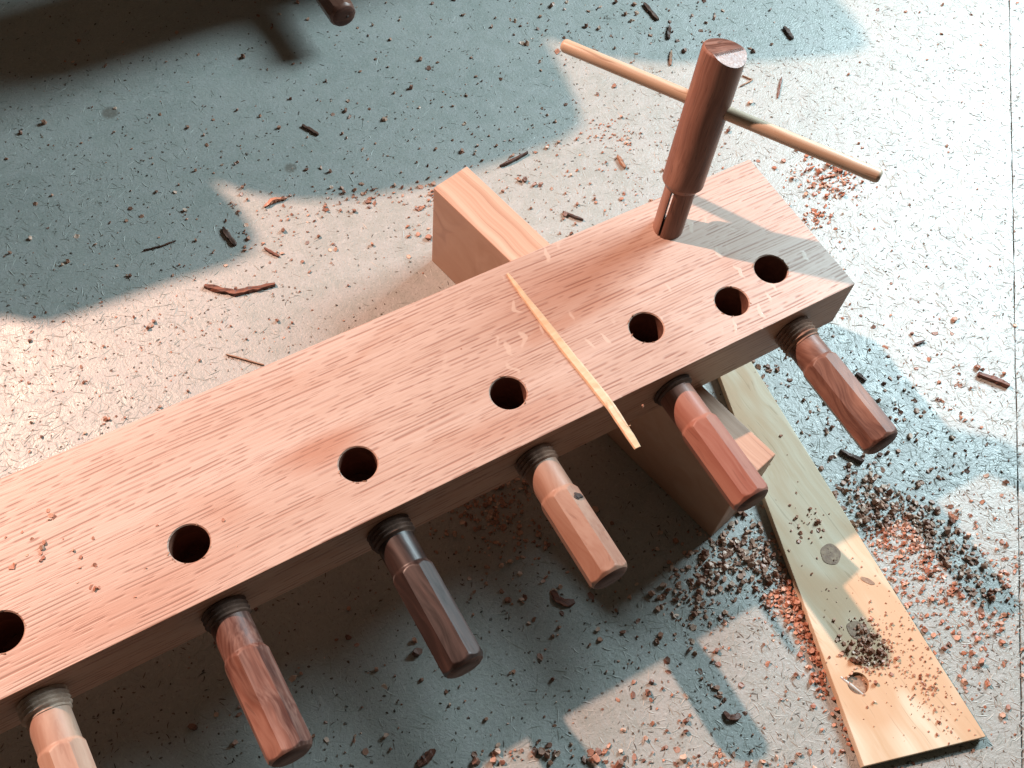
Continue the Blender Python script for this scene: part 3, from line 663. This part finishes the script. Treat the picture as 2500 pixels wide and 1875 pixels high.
def joined(name, L, z, mat):
    V, Fc, b = [], [], 0
    for (x, y, s) in L:
        v, f = random.choice(VAR); a = random.random() * 6.28; t1, t2 = random.gauss(0, 0.35), random.gauss(0, 0.35)
        m = Matrix.Rotation(a, 3, 'Z') @ Matrix.Rotation(t1, 3, 'X') @ Matrix.Rotation(t2, 3, 'Y')
        q = (v * s) @ np.array(m).T; q[:, 2] += z - q[:, 2].min() * 0.7; q[:, 0] += x; q[:, 1] += y
        V += [tuple(p) for p in q]; Fc += [tuple(b + i for i in g) for g in f]; b += len(v)
    return link(name, mesh_of(name, V, Fc, mat))
VM = {k: [mesh_of('wood_chip', v, f, M[k]) for v, f in VAR] for k in ('chip', 'dust')}
def singles(L, z, mat, label, group):
    for (x, y, s) in L:
        o = link('wood_chip', random.choice(VM[mat]), None, (x, y, z - 0.08 * s), (random.gauss(0, 0.3), random.gauss(0, 0.3), random.random() * 6.28))
        o.scale = (s, s, s * random.uniform(0.7, 1.1)); tag(o, label, 'wood chip', group)
def fibres(name, n, mat, place, lmin, lmax, wmin, wmax, z=0.0):
    V, Fc = [], []
    while len(V) < n * 8:
        p = place()
        if p is None: continue
        x, y = p
        if inside((x, y), clear) or inside((x, y), blockp): continue
        L = random.uniform(lmin, lmax); wd = random.uniform(wmin, wmax); a = random.random() * 6.283; cv = random.gauss(0, 0.3)
        hgt = random.uniform(0.15, 0.5) * wd; b = len(V); lift = random.uniform(0, 0.45) * wd
        for t, k in ((-0.5, 0.25), (-0.17, 1), (0.17, 1), (0.5, 0.25)):
            aa = a + cv * t; px_, py_ = x + math.cos(aa) * L * t, y + math.sin(aa) * L * t
            sx_, sy_ = -math.sin(aa) * wd * k * 0.5, math.cos(aa) * wd * k * 0.5
            zz = z + hgt * k + lift * (t + 0.5)
            V += [(px_ - sx_, py_ - sy_, zz - hgt * 0.9 * k), (px_ + sx_, py_ + sy_, zz)]
        for i in range(3): Fc.append((b + 2 * i, b + 2 * i + 1, b + 2 * i + 3, b + 2 * i + 2))
    return link(name, mesh_of(name, V, Fc, mat))
def at_hairy():
    x, y = random.uniform(-60, 2560), random.uniform(-40, 1915)
    d = min(1, max(0, (x - 1250) / 900)) + min(1, max(0, (1500 - x * 1.5 - abs(y - 1000)) / 900)) + 0.16
    if random.random() > d: return None
    q = at(x, y); return q[0], q[1]
def at_any():
    q = at(random.uniform(-60, 2560), random.uniform(-40, 1915)); return q[0], q[1]
tag(fibres('paint_fibres', 13000, M['fibre'], at_hairy, 0.02, 0.09, 0.0028, 0.006), 'pale painted strands standing up all over the strand board floor', 'fibres', None, 'stuff')
def at_right():
    x, y = random.uniform(-60, 2560), random.uniform(-40, 1915)
    if random.random() > 0.12 + min(1, max(0, (x - 1400) / 800)): return None
    q = at(x, y); return q[0], q[1]
tag(fibres('dark_fibres', 2800, M['dark_fibre'], at_right, 0.012, 0.045, 0.003, 0.006), 'fine dark scratches of torn fibre and dirt on the painted floor', 'fibres', None, 'stuff')
tag(fibres('grit', 2600, M['dark_fibre'], at_any, 0.008, 0.022, 0.006, 0.012), 'tiny dark specks of dirt all over the painted floor', 'grit', None, 'stuff')
FL = keep(FL, 0); HV = keep(HV, 0); DU = keep(DU, 0); BO = keep(BO, ZBD)
FL.sort(key=lambda q: -q[2])
singles(FL[:230], 0, 'chip', 'small brown wood chip lying loose on the painted floor', 'loose wood chips on the floor')
singles(BE, ZT, 'dust', 'tiny brown wood chip resting on top of the oak beam', 'wood chips on the beam')
tag(joined('wood_crumbs', FL[230:], 0, M['chip']), 'fine dark wood crumbs sprinkled over the whole floor', 'wood crumbs', None, 'stuff')
tag(joined('wood_shavings', HV, 0, M['shaving']), 'heaps of dark brown shavings beside the block end and right of the pine board', 'wood shavings', None, 'stuff')
tag(joined('sawdust', DU, 0, M['dust']), 'reddish crumbs of sawdust along the pine board and beyond the beam end', 'sawdust', None, 'stuff')
tag(joined('sawdust', BO, ZBD, M['dust']), 'specks of sawdust spilled on the pine board', 'sawdust', None, 'stuff')

# ------------------------------------------------------------------ second clamp at the rear edge of the picture
rear = make_screw('wooden_screw', 'brown screw handle with rounded end poking in at the top edge', (-1.27, 4.73, 0.32), 0.09, GRIP[6], 8, 0.2, 0.83, 0.098, 0.092, 0.11, group=None)
blob('centre_hole', rear, (0.02, -0.831, 0.0), (0, -1, 0), 0.012, 0.012, M['hole_dark'], 0.004)
rblock = thing('rear_block', 'low block just beyond the top edge, holding the brown screw', 'wooden block', (-0.42, 4.92, 0))
link('body', bm_mesh('body', prism_bm([(-1.0, -0.19), (1.0, -0.19), (1.0, 0.19), (-1.0, 0.19)], 0.0, 0.64, 0.008), M['block']), rblock)
rbeam = thing('rear_beam', 'second oak beam, unseen beyond the top edge on the low rear block, placed to stop the cool light', 'wooden beam', (0.15, 4.80, 0.641))  # out of view; positioned so it blocks the cool lamp at upper left
link('body', bm_mesh('body', prism_bm([(-2.4, -0.5), (2.4, -0.5), (2.4, 0.5), (-2.4, 0.5)], 0.0, 0.38, 0.006), M['oak']), rbeam)
eblock = thing('shade_block', 'small unseen block added on the left end of the rear beam to stop the cool light', 'wooden block', (-2.03, 4.55, 1.023))  # added out of view to carry the cool lamp's shade further left
link('body', bm_mesh('body', prism_bm([(-0.2, -0.22), (0.2, -0.22), (0.2, 0.22), (-0.2, 0.22)], 0.0, 0.3, 0.006), M['block']), eblock)
# unseen plate added up left, outline projected back from the floor shadow it casts
shadow_caster = thing('shadow_caster', 'unseen stepped plate on posts beyond the upper left, added to cast the floor shadow', 'shadow_caster', (-6.0, 8.0, 0))
HS = 3.0
edge_px = [(-400, 850), (0, 772), (60, 783), (110, 786), (200, 760), (400, 690), (560, 640), (606, 612), (622, 575), (590, 520), (512, 438), (600, 468), (700, 486), (850, 482), (1050, 447), (1250, 380), (1370, 335), (1412, 300), (1400, 240), (1322, 88), (1450, 135), (1600, 152), (1850, 148), (2060, 130), (2110, 110), (2090, 60), (1990, -60)]
sp_ = []
for (x, y) in edge_px:
    S = at(x, y); Q = S + (WARM - S) * HS / WARM[2]; sp_.append((Q[0] + 6.0, Q[1] - 8.0))
sp_ += [(sp_[-1][0] + 0.5, sp_[-1][1] + 4), (sp_[0][0] - 2, sp_[-1][1] + 4), (sp_[0][0] - 2, sp_[0][1] + 0.3)]
link('caster_plate', bm_mesh('caster_plate', prism_bm(sp_, HS, HS + 0.03), M['caster_wood']), shadow_caster)
for (x, y) in ((-6.5, 10.5), (-2.5, 10.5)):
    link('leg', bm_mesh('leg', prism_bm([(x + 6 - .1, y - 8 - .1), (x + 6 + .1, y - 8 - .1), (x + 6 + .1, y - 8 + .1), (x + 6 - .1, y - 8 + .1)], 0, HS), M['caster_wood']), shadow_caster)
